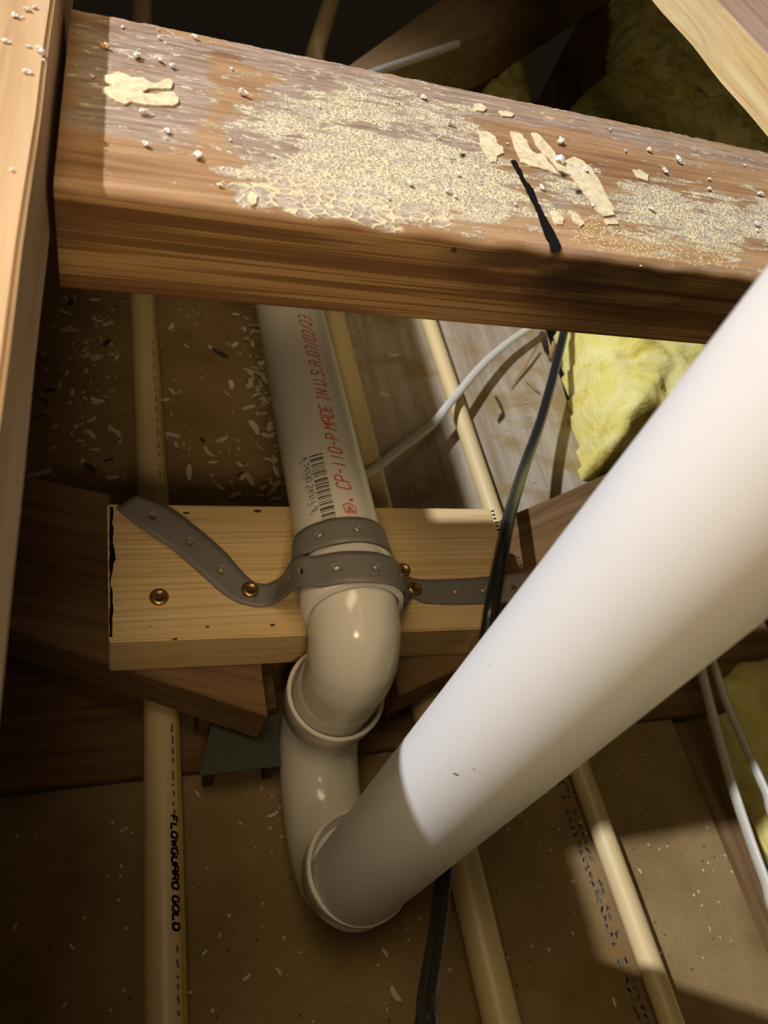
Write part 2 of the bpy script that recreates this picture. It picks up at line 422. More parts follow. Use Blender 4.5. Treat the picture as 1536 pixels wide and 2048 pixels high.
for x, y, s in ((372, 1026, .0012), (515, 1022, .0016), (545, 1250, .0011), (415, 1254, .0008), (350, 1278, .0009), (300, 1253, .0004), (795, 1243, .0012)):
    p = at(x, y, ZB + 0.0003)
    o = mesh_obj('dark_mark', [p + Vector((math.cos(k * math.pi / 4) * s * 1.6, math.sin(k * math.pi / 4) * s * .7, 0)) for k in range(8)], [tuple(range(8))], M['recess'], bt)
    o['label'] = 'small dark mark or pin knot'

# left plank that the crosspiece butts against
def xl(y): return -0.0208 + 0.0225 * (y - 0.1)
lj = [(-0.42, -0.4)] + [(xl(-0.4 + k * 1.5 / 80) + 0.0006 * noise.noise(Vector((k * .35, 0, 0))), -0.4 + k * 1.5 / 80) for k in range(81)] + [(-0.42, 1.1)]
o = prism('framing_plank', lj, 0.336, 0.376, M['post'], bevel=0.0012)  # unseen left and far parts extended to keep daylight off the floor
thing(o, 'tan framing plank along the left edge, brightly lit on top with white crumbs', 'lumber')
# right joist
XR = 0.357
rj = [(0.46, -0.4), (0.46, 1.0)] + [(XR + 0.0011 * noise.noise(Vector((k * .37, 5, 0))), 1.0 - k * 1.4 / 90) for k in range(91)]
rjl = [(0.46, -0.4), (0.46, 1.0)] + [(XR + 0.0022 * noise.noise(Vector((k * .31, 9, 0))), 1.0 - k * 1.4 / 90) for k in range(91)]
rt = prism('framing_joist', rj, 0.349, 0.376, M['rough'], bevel=0.0, poly_low=rjl)
thing(rt, 'framing joist crossing the top right corner, rough yellow sawn side and purplish top', 'lumber')
n = NT('purplish_plank_face', 0.75, 0.25)
pf_ = n.noise(n.coord((120, 6, 1)), 1, 5)
M['purple'] = n.col(n.ramp(pf_, [(0.3, (0.34, 0.2, 0.13)), (0.5, (0.47, 0.31, 0.23)), (0.7, (0.56, 0.41, 0.33))]))
rt.data.materials.append(M['purple'])
for p in rt.data.polygons:
    if p.normal.z > 0.9: p.material_index = 1

# ---- the crosspiece
ZT, ZL = 0.356, 0.318
YN, YF = 0.2160, 0.3290
X0, X1 = -0.0145, 0.3565
ct = empty('crosspiece', ((X0 + X1) / 2, (YN + YF) / 2, ZL), 'weathered crosspiece between two joists with yellow foam residue and a black marker stroke', 'lumber')
prof = []                                           # (y, z, front 0..1)
NTOP = 170
for i in range(NTOP + 1): prof.append((YF - (YF - YN - 0.004) * i / NTOP, ZT, 0))
for k in range(1, 7):
    a = k / 7 * math.pi / 2; prof.append((YN + 0.004 - 0.004 * math.sin(a), ZT - 0.004 + 0.004 * math.cos(a), 0 if k < 3 else (k - 2) / 4))
for i in range(0, 31): prof.append((YN, ZT - 0.004 - (ZT - ZL - 0.005) * i / 30, 1))
prof.append((YN + 0.001, ZL, 1)); prof.append((YF, ZL, 1))
NXS = 520
V, FF = [], []
A = {k: [] for k in ('front', 'stain', 'grey', 'residue', 'fine', 'dust', 'hole')}
def inside(p, poly):
    x, y = p; c = False; j = len(poly) - 1
    for i in range(len(poly)):
        xi, yi = poly[i]; xj, yj = poly[j]
        if (yi > y) != (yj > y) and x < (xj - xi) * (y - yi) / (yj - yi) + xi: c = not c
        j = i
    return c
def sdist(p, poly):
    d = 1e9; x, y = p
    for i in range(len(poly)):
        x1, y1 = poly[i - 1]; x2, y2 = poly[i]
        dx, dy = x2 - x1, y2 - y1; t = max(0, min(1, ((x - x1) * dx + (y - y1) * dy) / (dx * dx + dy * dy)))
        d = min(d, math.hypot(x - x1 - dx * t, y - y1 - dy * t))
    return d if inside(p, poly) else -d
RES = [([(462, 345), (545, 338), (585, 300), (620, 268), (700, 252), (790, 272), (930, 290), (985, 325), (1045, 380), (1064, 432), (900, 444), (770, 448), (640, 430), (495, 405)], 1.05, 0),
       ([(450, 262), (540, 200), (640, 170), (760, 168), (900, 220), (975, 262), (940, 285), (850, 255), (760, 252), (640, 270), (560, 285)], 0.8, 1),
       ([(1235, 372), (1330, 378), (1430, 398), (1500, 405), (1580, 408), (1580, 480), (1480, 492), (1390, 492), (1300, 472), (1235, 445)], 0.95, 1),
       ([(1060, 330), (1180, 330), (1215, 400), (1190, 430), (1080, 440)], 0.6, 1),
       ([(420, 160), (560, 150), (560, 200), (430, 215)], 0.35, 1)]
GRY = [([(150, 20), (420, 75), (440, 150), (420, 250), (400, 310), (290, 300), (225, 255), (130, 255)], 0.85),
       ([(400, 75), (700, 125), (1000, 190), (1540, 305), (1540, 350), (1250, 290), (1000, 230), (820, 215), (560, 170)], 0.9),
       ([(450, 230), (600, 130), (900, 200), (980, 300), (1000, 400), (700, 410), (500, 340), (430, 280)], 0.95),
       ([(1050, 300), (1200, 330), (1230, 470), (1050, 450)], 0.5),
       ([(1000, 470), (1540, 530), (1540, 560), (1000, 505)], 0.45)]
DST = [([(1180, 430), (1300, 465), (1480, 490), (1480, 540), (1400, 530), (1230, 510), (1130, 480)], 0.62), ([(1000, 230), (1540, 330), (1540, 400), (1000, 300)], 0.2), ([(900, 420), (1480, 470), (1480, 545), (900, 480)], 0.2), ([(200, 60), (470, 110), (430, 320), (160, 300)], 0.1)]
HOL = [(926, 311, 5), (1158, 384, 6), (1128, 349, 6), (255, 184, 0.1), (908, 500, 5)]
def soft(d, w): return max(0.0, min(1.0, 0.5 + d / w))
for i in range(NXS + 1):
    t = i / NXS
    for j, (y, z, fr) in enumerate(prof):
        xs = X0 - 0.0012 + 0.021 * (y - YN)
        x = xs + (X1 - xs) * t
        yy = y; zz = z
        if j <= 1: yy += 0.0010 * noise.noise(Vector((x * 160, 1, 0))) + 0.0006 * noise.noise(Vector((x * 420, 4, 0)))
        if NTOP < j < NTOP + 8:
            k = 0.0009 * noise.noise(Vector((x * 60, 7, 0))); zz += k; yy += k * 0.5
        if j <= NTOP: zz += 0.0003 * noise.noise(Vector((x * 40, y * 300, 0)))
        V.append((x, yy, zz))
        p = pix((x, y, z))
        g = r = fi = du = ho = st = 0.0
        if j <= NTOP + 3:
            for poly, s in GRY: g = max(g, s * soft(sdist(p, poly), 80))
            fw = 0.0
            for poly, s, fn in RES:
                q_ = s * soft(sdist(p, poly) + 9 + 16 * noise.noise(Vector((p[0] * .012, p[1] * .05, 2))), 95)
                if q_ > r: r = q_; fw = fn
            fi = fw if fw else max(0.0, min(1.0, (405 + (p[0] - 480) * 0.09 - p[1]) / 55 + (p[0] - 760) / 240 * 0.5))
            for poly, s in DST: du = max(du, s * soft(sdist(p, poly), 40))
        for hx, hy, hr in HOL:
            ho = max(ho, soft(hr - math.hypot((p[0] - hx) * 0.8, p[1] - hy), 4))
        if fr > 0:
            cx_, cy_ = (p[0] - 1080) / 230, (p[1] - (545 + (p[0] - 1080) * .1)) / 75
            st = max(0.0, 1 - (cx_ * cx_ + cy_ * cy_) ** 1.2) * 0.9
            st = max(st, 0.6 * soft(p[0] - 1180, 200) * soft(640 - p[1], 60))
            st = max(st, 0.5 * soft(200 - p[0], 120) * soft(470 - p[1], 60))
        for k_, v_ in zip(('front', 'stain', 'grey', 'residue', 'fine', 'dust', 'hole'), (fr, st, g, r, fi, du, ho)): A[k_].append(v_)
m_ = len(prof)
for i in range(NXS):
    for j in range(m_ - 1):
        FF.append((i * m_ + j, i * m_ + j + 1, (i + 1) * m_ + j + 1, (i + 1) * m_ + j))
    FF.append((i * m_ + m_ - 1, i * m_, (i + 1) * m_, (i + 1) * m_ + m_ - 1))
FF.append(tuple(range(m_))[::-1]); FF.append(tuple(NXS * m_ + j for j in range(m_)))
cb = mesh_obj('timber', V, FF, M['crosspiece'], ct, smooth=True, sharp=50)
for k_, vals in A.items():
    at_ = cb.data.attributes.new(k_, 'FLOAT', 'POINT'); at_.data.foreach_set('value', vals)

def patch(name, poly, mat, z, h, parent, jag=1.5, seed=0, n=3, label=None, hole=None):
    """thin slab with a ragged outline"""
    pts = []
    for i in range(len(poly)):
        a, b = Vector(poly[i - 1]), Vector(poly[i])
        for k in range(n):
            q = a.lerp(b, k / n); q += Vector((noise.noise(Vector((q.x * .2 + seed, q.y * .2, 0))), noise.noise(Vector((q.x * .2, q.y * .2 + seed, 5))))) * jag
            pts.append(q)
    top = [at(p.x, p.y, z) for p in pts]
    bm = bmesh.new()
    a = [bm.verts.new(p + Vector((0, 0, h))) for p in top]; b = [bm.verts.new(p) for p in top]
    bm.faces.new(a); k = len(a)
    for i in range(k): bm.faces.new((a[i], b[i], b[(i + 1) % k], a[(i + 1) % k]))
    bmesh.ops.recalc_face_normals(bm, faces=bm.faces)
    bmesh.ops.triangulate(bm, faces=[f for f in bm.faces if len(f.verts) > 4])
    bm.verts.index_update()
    vs = [v.co.copy() for v in bm.verts]; fs = [[v.index for v in f.verts] for f in bm.faces]; bm.free()
    o = mesh_obj(name, vs, fs, mat, parent)
    if label: o['label'] = label
    return o
L1 = 'cream patch of dried compound with a torn hole'
patch('compound_patch', [(206, 160), (210, 153), (226, 152), (232, 146), (248, 150), (262, 158), (285, 158), (298, 166), (305, 172), (318, 168), (328, 162), (340, 161), (346, 168), (342, 180), (326, 180), (312, 179), (298, 180), (284, 186), (290, 191), (310, 192), (326, 188), (346, 187), (356, 198), (358, 208), (345, 214), (318, 214), (290, 212), (260, 207), (250, 212), (232, 205), (218, 196), (204, 186), (206, 178), (226, 175), (212, 168)], M['compound'], ZT + 0.0001, 0.0007, ct, 1.3, 1, label=L1)
for i, poly in enumerate([
    [(958, 268), (972, 264), (990, 275), (994, 290), (1005, 296), (1006, 308), (992, 314), (992, 326), (982, 325), (970, 310), (960, 292)],
    [(1020, 265), (1038, 268), (1052, 282), (1060, 302), (1072, 310), (1086, 308), (1096, 326), (1108, 338), (1118, 352), (1100, 345), (1078, 338), (1058, 334), (1042, 325), (1030, 300)],
    [(1061, 268), (1072, 268), (1090, 285), (1108, 305), (1118, 330), (1130, 322), (1148, 315), (1166, 325), (1182, 340), (1198, 365), (1212, 392), (1226, 420), (1228, 432), (1206, 434), (1190, 420), (1174, 395), (1158, 372), (1140, 352), (1118, 342), (1100, 322), (1076, 298)],
    [(947, 210), (960, 209), (973, 218), (966, 224), (950, 222)], [(996, 224), (1012, 224), (1028, 230), (1024, 235), (1004, 234)],
    [(1098, 424), (1112, 424), (1126, 440), (1124, 452), (1108, 448)], [(1142, 428), (1154, 430), (1168, 450), (1160, 455), (1146, 446)],
    [(1265, 342), (1280, 342), (1296, 352), (1294, 364), (1276, 358)], [(1208, 440), (1232, 440), (1236, 450), (1214, 450)],
    [(500, 384), (515, 392), (512, 408), (503, 414), (494, 404)]]):
    patch('compound_patch', poly, M['compound'], ZT + 0.0001, 0.0006, ct, 2.0, 20 + i, label='ragged cream smear of dried compound')
patch('marker_stroke', [(1021, 322), (1031, 321), (1040, 338), (1050, 360), (1066, 378), (1074, 400), (1086, 425), (1100, 450), (1112, 472), (1122, 492), (1120, 503), (1102, 506), (1098, 488), (1086, 462), (1078, 438), (1068, 412), (1056, 388), (1044, 366), (1034, 345)], M['ink'], ZT + 0.0004, 0.00025, ct, 2.2, 77, n=4, label='black marker stroke')

# ------------------------------------------------------------------ pipes on the drywall
def cyl(p, q, r, seg=40, n=2):
    return sweep([Vector(p).lerp(Vector(q), k / n) for k in range(n + 1)], r, seg)
FONT = {'C': [[(4, 5), (3, 6), (1, 6), (0, 5), (0, 1), (1, 0), (3, 0), (4, 1)]], 'P': [[(0, 0), (0, 6), (3, 6), (4, 5), (4, 4), (3, 3), (0, 3)]],
        '-': [[(0.5, 3), (3.5, 3)]], '1': [[(2, 0), (2, 6)]], '0': [[(1, 0), (0, 1), (0, 5), (1, 6), (3, 6), (4, 5), (4, 1), (3, 0), (1, 0)]],
        'M': [[(0, 0), (0, 6), (2, 3), (4, 6), (4, 0)]], 'A': [[(0, 0), (0, 5), (1, 6), (3, 6), (4, 5), (4, 0)], [(0, 3), (4, 3)]],
        'D': [[(0, 0), (0, 6), (3, 6), (4, 5), (4, 1), (3, 0), (0, 0)]], 'E': [[(4, 6), (0, 6), (0, 0), (4, 0)], [(0, 3), (3, 3)]],
        'I': [[(1, 6), (3, 6)], [(2, 6), (2, 0)], [(1, 0), (3, 0)]], 'N': [[(0, 0), (0, 6), (4, 0), (4, 6)]], 'U': [[(0, 6), (0, 1), (1, 0), (3, 0), (4, 1), (4, 6)]],
        '.': [[(0.8, 0.3), (2.8, 0.3)]], 'S': [[(4, 5), (3, 6), (1, 6), (0, 5), (0, 4), (1, 3), (3, 3), (4, 2), (4, 1), (3, 0), (1, 0), (0, 1)]],
        '7': [[(0, 6), (4, 6), (2, 0)]], '/': [[(0.4, 0), (3.6, 6)]], '2': [[(0, 5), (1, 6), (3, 6), (4, 5), (4, 4), (0, 0), (4, 0)]],
        '3': [[(0, 6), (4, 6), (4, 0), (0, 0)], [(1, 3), (4, 3)]], 'F': [[(0, 0), (0, 6), (4, 6)], [(0, 3), (3, 3)]], 'L': [[(0, 6), (0, 0), (4, 0)]],
        'O': [[(1, 0), (0, 1), (0, 5), (1, 6), (3, 6), (4, 5), (4, 1), (3, 0), (1, 0)]], 'W': [[(0, 6), (1, 0), (2, 4), (3, 0), (4, 6)]],
        'G': [[(4, 5), (3, 6), (1, 6), (0, 5), (0, 1), (1, 0), (3, 0), (4, 1), (4, 3), (2.4, 3)]], 'R': [[(0, 0), (0, 6), (3, 6), (4, 5), (4, 4), (3, 3), (0, 3)], [(2, 3), (4, 0)]],
        '9': [[(4, 3), (1, 3), (0, 4), (0, 5), (1, 6), (3, 6), (4, 5), (4, 1), (3, 0), (1, 0)]], '4': [[(3, 0), (3, 6), (0, 2), (4, 2)]],
        '8': [[(1, 3), (0, 4), (0, 5), (1, 6), (3, 6), (4, 5), (4, 4), (3, 3), (1, 3), (0, 2), (0, 1), (1, 0), (3, 0), (4, 1), (4, 2), (3, 3)]],
        'V': [[(0, 6), (2, 0), (4, 6)]], 'X': [[(0, 0), (4, 6)], [(0, 6), (4, 0)]]}
def strokes(polys, wd, fn, sub=4):
    """polylines in text space (s, t) -> ribbon quads mapped by fn(s, t)"""
    V, FF = [], []
    for pl in polys:
        P = []
        for a, b in zip(pl[:-1], pl[1:]):
            for k in range(sub): P.append((a[0] + (b[0] - a[0]) * k / sub, a[1] + (b[1] - a[1]) * k / sub))
        P.append(pl[-1]); nrm = []
        for i in range(len(P)):
            a, b = P[max(i - 1, 0)], P[min(i + 1, len(P) - 1)]
            dx, dy = b[0] - a[0], b[1] - a[1]; l = math.hypot(dx, dy) or 1
            nrm.append((-dy / l, dx / l))
        base = len(V)
        for (s, t), (nx, ny) in zip(P, nrm):
            V.append(fn(s + nx * wd / 2, t + ny * wd / 2)); V.append(fn(s - nx * wd / 2, t - ny * wd / 2))
        for i in range(len(P) - 1): FF.append((base + 2 * i, base + 2 * i + 1, base + 2 * i + 3, base + 2 * i + 2))
    return V, FF
def text(s, s0, cw, h, slant=0.25, gap=0.45):
    """polylines for a string: starts at s0, glyph width cw, height h"""
    out = []; x = s0
    for ch in s:
        if ch == ' ': x += cw * (0.8); continue
        w_ = cw
        for pl in FONT.get(ch, []): out.append([(x + w_ * px / 4 + slant * h * py / 6, h * py / 6) for px, py in pl])
        x += w_ * (1 + gap) if ch != '.' else w_ * 1.0
    return out

ZC = 0.0205
def cpvc(name, pts, r, label):
    t = empty(name, pts[0], label, 'pipe', 'tan water pipes on the drywall')
    v, f = sweep(pts, r, 36)
    mesh_obj('tube', v, f, M['cpvc'], t, smooth=True, sharp=60)
    return t
XA = 0.0288
ta = cpvc('water_pipe', [(0.0238, -0.35, ZC), (0.0248, 0.01, ZC), (0.0302, 0.22, ZC), (0.0276, 0.56, ZC), (0.036, 1.0, ZC + .06), (0.04, 1.5, ZC + .10)], 0.0111, 'thicker tan water pipe on the left, printed with black lettering')
tb = cpvc('water_pipe', [(0.2082, -0.35, ZC), (0.208, 0.06, ZC), (0.2074, 0.56, ZC), (0.2255, 0.92, 0.1), (0.2755, 1.09, 0.1), (0.40, 1.5, 0.1)], 0.0111, 'tan water pipe passing behind the grey drain pipe and its vertical riser')
tc = cpvc('water_pipe', [(0.3235, -0.35, 0.0125), (0.3225, -0.05, 0.0125), (0.3175, 0.108, 0.0125), (0.3165, 0.56, 0.0125), (0.32, 1.0, 0.0125)], 0.0079, 'thinnest tan water pipe on the right, lit in patches, crossing the weathered plank')
tc.location.z += 0.0
# lettering on the left pipe: reads towards the camera, tops to the right
def apx(py):                                        # y on the pipe for a picture row
    return at(325, py, ZC).y
def axx(y):
    if y < 0.22: return 0.0248 + (0.0302 - 0.0248) * (y - 0.01) / 0.21
    return 0.0302 + (0.0276 - 0.0302) * (y - 0.22) / 0.34
def on_a(phi0):
    def fn(s, t):
        ph = phi0 + t / 0.0111
        return Vector((axx(s) + 0.01125 * math.sin(ph), s, ZC + 0.01125 * math.cos(ph)))
    return fn
y0, y1 = apx(1642), apx(1885)
nch = 14.0
cw = (y0 - y1) / (nch * 1.42)
pl = [[(y0 - p[0], p[1]) for p in q_] for q_ in text('FLOWGUARD GOLD', 0.0, cw, 0.0038, 0.2, 0.40)]
v, f = strokes(pl, 0.00135, on_a(math.radians(20)))
o = mesh_obj('lettering', v, f, M['ink'], ta); o['label'] = 'black printed lettering'
random.seed(2)
for pa, pb in ((1460, 1636), (1900, 2046), (700, 1000)):
    y = pa; pl = []
    while y < pb:
        l_ = random.uniform(5, 18)
        pl.append([(apx(y), 0.0011 + random.uniform(-.0004, .0004)), (apx(y + l_), 0.0011 + random.uniform(-.0006, .0006))])
        y += l_ + random.uniform(5, 16)
    v, f = strokes(pl, random.uniform(.0010, .0015), on_a(math.radians(24)))
    o = mesh_obj('small_print', v, f, M['ink_gray'], ta); o['label'] = 'small worn print'
v, f = strokes([[(-0.05 + k * 0.03, 0) for k in range(22)]], 0.0026, on_a(math.radians(50)))
o = mesh_obj('stripe', v, f, M['cpvc_stripe'], ta); o['label'] = 'yellow stripe along the side'

# printed band on the drywall beside the thin pipe
random.seed(11)
pl = []
def dmx(y): return 0.3175 + (0.3225 - 0.3175) * (0.108 - y) / 0.158 - 0.0155
y = 0.105
while y > -0.07:
    for row in (0.0, 0.0052):
        if random.random() < 0.2: continue
        for k in range(3):
            a = (y - random.uniform(0, .002), row + random.uniform(0, .0042)); b = (y - random.uniform(.0025, .0055), row + random.uniform(0, .0042))
            pl.append([a, b])
    y -= 0.0052
v, f = strokes(pl, 0.0010, lambda s, t: Vector((dmx(s) + t, s, 0.0003)), 1)
fl = bpy.data.objects['floor']
o = mesh_obj('printed_marking', v, f, plastic('faded_print', (0.11, 0.10, 0.09), 0.8), fl); o['label'] = 'smudged illegible grey print along the thin pipe'

# ------------------------------------------------------------------ drain pipe, elbow, trap, riser
R0 = 0.02415
HA, HB = Vector((0.1198, 0.2, 0.1584)), Vector((0.1236, 0.45, 0.1368))
hd = (HB - HA).normalized()
def hx(y): return HA + (HB - HA) * ((y - 0.2) / 0.25)
dt = empty('drain_pipe', hx(0.3), 'white horizontal drain pipe with red lettering and a barcode, strapped to the pine board', 'pipe')
P0, P1 = hx(0.188), hx(0.70)
v, f = sweep([P0.lerp(P1, k / 12) for k in range(13)], R0, 56)
mesh_obj('tube', v, f, M['pvc'], dt, smooth=True, sharp=60)
uX = Vector((1, 0, 0)); uX = (uX - hd * uX.dot(hd)).normalized(); uZ = uX.cross(hd)
if uZ.z < 0: uZ = -uZ
def on_d(phi0):
    def fn(s, t):                                   # s = distance along pipe (as y), t = around, + towards -x
        ph = phi0 - t / R0
        return hx(s) + (uX * math.sin(ph) + uZ * math.cos(ph)) * (R0 + 0.00015)
    return fn
def dpy(px, py, z=0.170): return at(px, py, z).y
ya, yb = dpy(688, 980, .182), dpy(633, 640, .166)
s_ = 'CP-110-P MADE IN U.S.A.07/02/23'
tw = text(s_, 0.0, 1.0, 1.0, 0.0, 0.45)
tot = max(p[0] for q_ in tw for p in q_)
cw = (yb - ya) / tot
pl = [[(ya + p[0], p[1]) for p in q_] for q_ in text(s_, 0.0, cw, 0.0078, 0.22, 0.45)]
PH = math.radians(11)
v, f = strokes(pl, 0.00105, on_d(PH))
o = mesh_obj('red_lettering', v, f, M['ink_red'], dt); o['label'] = 'red dot-printed line of lettering'
yl = dpy(692, 1030, .182)
lg = [[(yl, .0002), (yl - .000, .0062), (yl + .0052, .0068), (yl + .0068, .0035), (yl + .0048, 0), (yl, .0002)], [(yl + .0012, .0012), (yl + .0040, .0055)], [(yl + .0012, .0055), (yl + .0042, .0014)], [(yl + .0018, .0034), (yl + .0056, .0034)], [(yl + .001, .001), (yl + .001, .0058)],
      [(yl + .0092, .0004), (yl + .0082, .0014), (yl + .0092, .0024), (yl + .0102, .0014), (yl + .0092, .0004)], [(yl + .0092, .0008), (yl + .0092, .002)]]
v, f = strokes(lg, 0.0007, on_d(PH))
o = mesh_obj('red_emblem', v, f, M['ink_red'], dt); o['label'] = 'red printed shield emblem'
random.seed(4)
yb0, yb1 = dpy(648, 1048, .177), dpy(628, 918, .172)
pl = []; y = yb0
wds = []
while y < yb1:
    w_ = random.choice((0.0004, 0.0005, 0.0011, 0.0016, 0.0005)); wds.append((y, w_)); y += w_ + random.choice((0.0006, 0.0009, 0.0014))
V, FF = [], []
fn = on_d(math.radians(-17))
for y, w_ in wds:
    v, f = strokes([[(y, 0.0), (y, 0.0078)]], w_, fn, 4); b = len(V); V += v; FF += [tuple(i + b for i in q_) for q_ in f]
o = mesh_obj('barcode', V, FF, M['ink_gray'], dt); o['label'] = 'grey printed barcode bars'
pl = [[(yb0 + p[0], p[1]) for p in q_] for q_ in text('4 74930 24911 9', 0.0, (yb1 - yb0) / 23.0, 0.0036, 0.0, 0.4)]
pl = [[(yb1 + yb0 - p[0], 0.0036 - p[1]) for p in q_] for q_ in pl]
v, f = strokes([[(p[0], p[1]) for p in q_] for q_ in pl], 0.0005, on_d(math.radians(-38)))
o = mesh_obj('barcode_digits', v, f, M['ink_gray'], dt); o['label'] = 'faint grey digits under the barcode'
pl = [[(yb1 - p[0], -p[1]) for p in q_] for q_ in text('0112 1-12 V', 0.0, (yb1 - yb0) / 16.0, 0.0034, 0.0, 0.4)]
v, f = strokes(pl, 0.0005, on_d(math.radians(-52)))
o = mesh_obj('date_code', v, f, M['ink_dim'], dt); o['label'] = 'very faint grey code beside the digits'

# elbow: hub on the drain pipe, quarter bend turning down into the trap
DX, DY = 0.1210, 0.1495                              # axis of the falling leg
et = empty('elbow', hx(0.19), 'glossy white elbow turning down from the strapped drain pipe into the trap', 'pipe fitting')
hub0 = hx(0.1700)
v, f = lathe(hub0, hd, [(-0.001, 0.0238), (0.0, 0.0268), (0.0015, 0.0275), (0.0230, 0.0275), (0.0243, 0.0268), (0.0245, 0.0245)])
mesh_obj('hub', v, f, M['pvc_fit'], et, smooth=True, sharp=40)
bend = []
BY = 0.1815
zc = hx(BY).z
RB = BY - DY
for k in range(25):
    a = k / 24 * math.pi / 2
    y = BY - RB * math.sin(a); z = zc - RB * (1 - math.cos(a))
    u = k / 24
    bend.append(Vector((hx(BY).x * (1 - u) + DX * u, y, z)))
bend = [hx(0.1895)] + bend + [Vector((DX, DY, zc - RB - 0.01)), Vector((DX, DY, 0.080))]
v, f = sweep(bend, [0.0240] * 10 + [0.0245] * 10 + [0.0241] * (len(bend) - 20), 56)
mesh_obj('bend', v, f, M['pvc_fit'], et, smooth=True, sharp=60)
p = at(742, 1392, 0.135)
v, f = lathe((0.1325, 0.1300, 0.124), (0.35, -0.85, 0.3), [(0, 0.0035), (0.0006, 0.003), (0.0008, 0.0)], 6)
mesh_obj('moulding_nub', v, f, M['pvc_white'], et)

# trap: hub, U bend, hub
TY = 0.0585; TX = 0.1212
tt = empty('trap_bend', (TX, (DY + TY) / 2, 0.0), 'white return bend low over the drywall joining the elbow to the riser', 'pipe fitting')
def hubprof(): return [(-0.0005, 0.0245), (0.0, 0.0268), (0.001, 0.0277), (0.0185, 0.0288), (0.0215, 0.0288), (0.0222, 0.0282), (0.0222, 0.0272), (0.0217, 0.0270), (0.0217, 0.0266), (0.0205, 0.0262), (0.016, 0.0257), (0.012, 0.0243)]
for cx_, cy_, zf in ((DX, DY, 0.100), (TX, TY, 0.0895)):
    v, f = lathe((cx_, cy_, zf - 0.0222), (0, 0, 1), hubprof(), 64)
    mesh_obj('hub', v, f, M['pvc_fit'], tt, smooth=True, sharp=40)
ub = [Vector((DX, DY, 0.088)), Vector((DX, DY, 0.078))]
ym = (DY + TY) / 2; ry = (DY - TY) / 2
for k in range(33):
    a = k / 32 * math.pi
    y = ym + ry * math.cos(a)
    zt_ = 0.074 + (0.067 - 0.074) * k / 32
    ub.append(Vector((DX + (TX - DX) * k / 32, y, zt_ - 0.0425 * math.sin(a) ** 0.85)))
ub += [Vector((TX, TY, 0.0695)), Vector((TX, TY, 0.078))]
v, f = sweep(ub, 0.0245, 56, up=(1, 0, 0))
mesh_obj('u_bend', v, f, M['pvc_fit'], tt, smooth=True, sharp=70)
# riser
VA, VB = Vector((0.1198, 0.0539, 0.08)), Vector((0.1296, 0.0777, 0.42))
vd = (VB - VA).normalized()
rt_ = empty('riser_pipe', VA, 'large white pipe rising from the trap towards the camera at right', 'pipe')
v, f = sweep([VA - vd * 0.006 + vd * (0.75 * k / 30) for k in range(31)], R0, 72)
mesh_obj('tube', v, f, M['pvc_white'], rt_, smooth=True, sharp=60)
for x, y, l_, a_ in ((912, 1548, 10, .9), (948, 1538, 5, .7), (980, 1330, 4, .4)):
    d = (RW @ Vector(((x - CX) / F, (y - CY) / F, 1))).normalized()
    # nearest hit on the riser surface
    w0 = EYE - VA; A_ = d - vd * d.dot(vd); B_ = w0 - vd * w0.dot(vd)
    qa, qb, qc = A_.dot(A_), 2 * A_.dot(B_), B_.dot(B_) - (R0 + .0001) ** 2
    t_ = (-qb - math.sqrt(max(0, qb * qb - 4 * qa * qc))) / (2 * qa)
    h = EYE + d * t_; nn = (h - VA) - vd * (h - VA).dot(vd); nn.normalize(); tg = nn.cross(vd)
    dd = (tg * math.cos(a_) - vd * math.sin(a_)); ee = nn.cross(dd); s = l_ / F * t_
    V = [h - dd * s + nn * .0001, h - ee * s * .18 + nn * .0001, h + dd * s + nn * .0001, h + ee * s * .18 + nn * .0001]
    o = mesh_obj('scuff', V, [(0, 1, 2, 3)], M['ink'], rt_); o['label'] = 'tiny dark scuff'

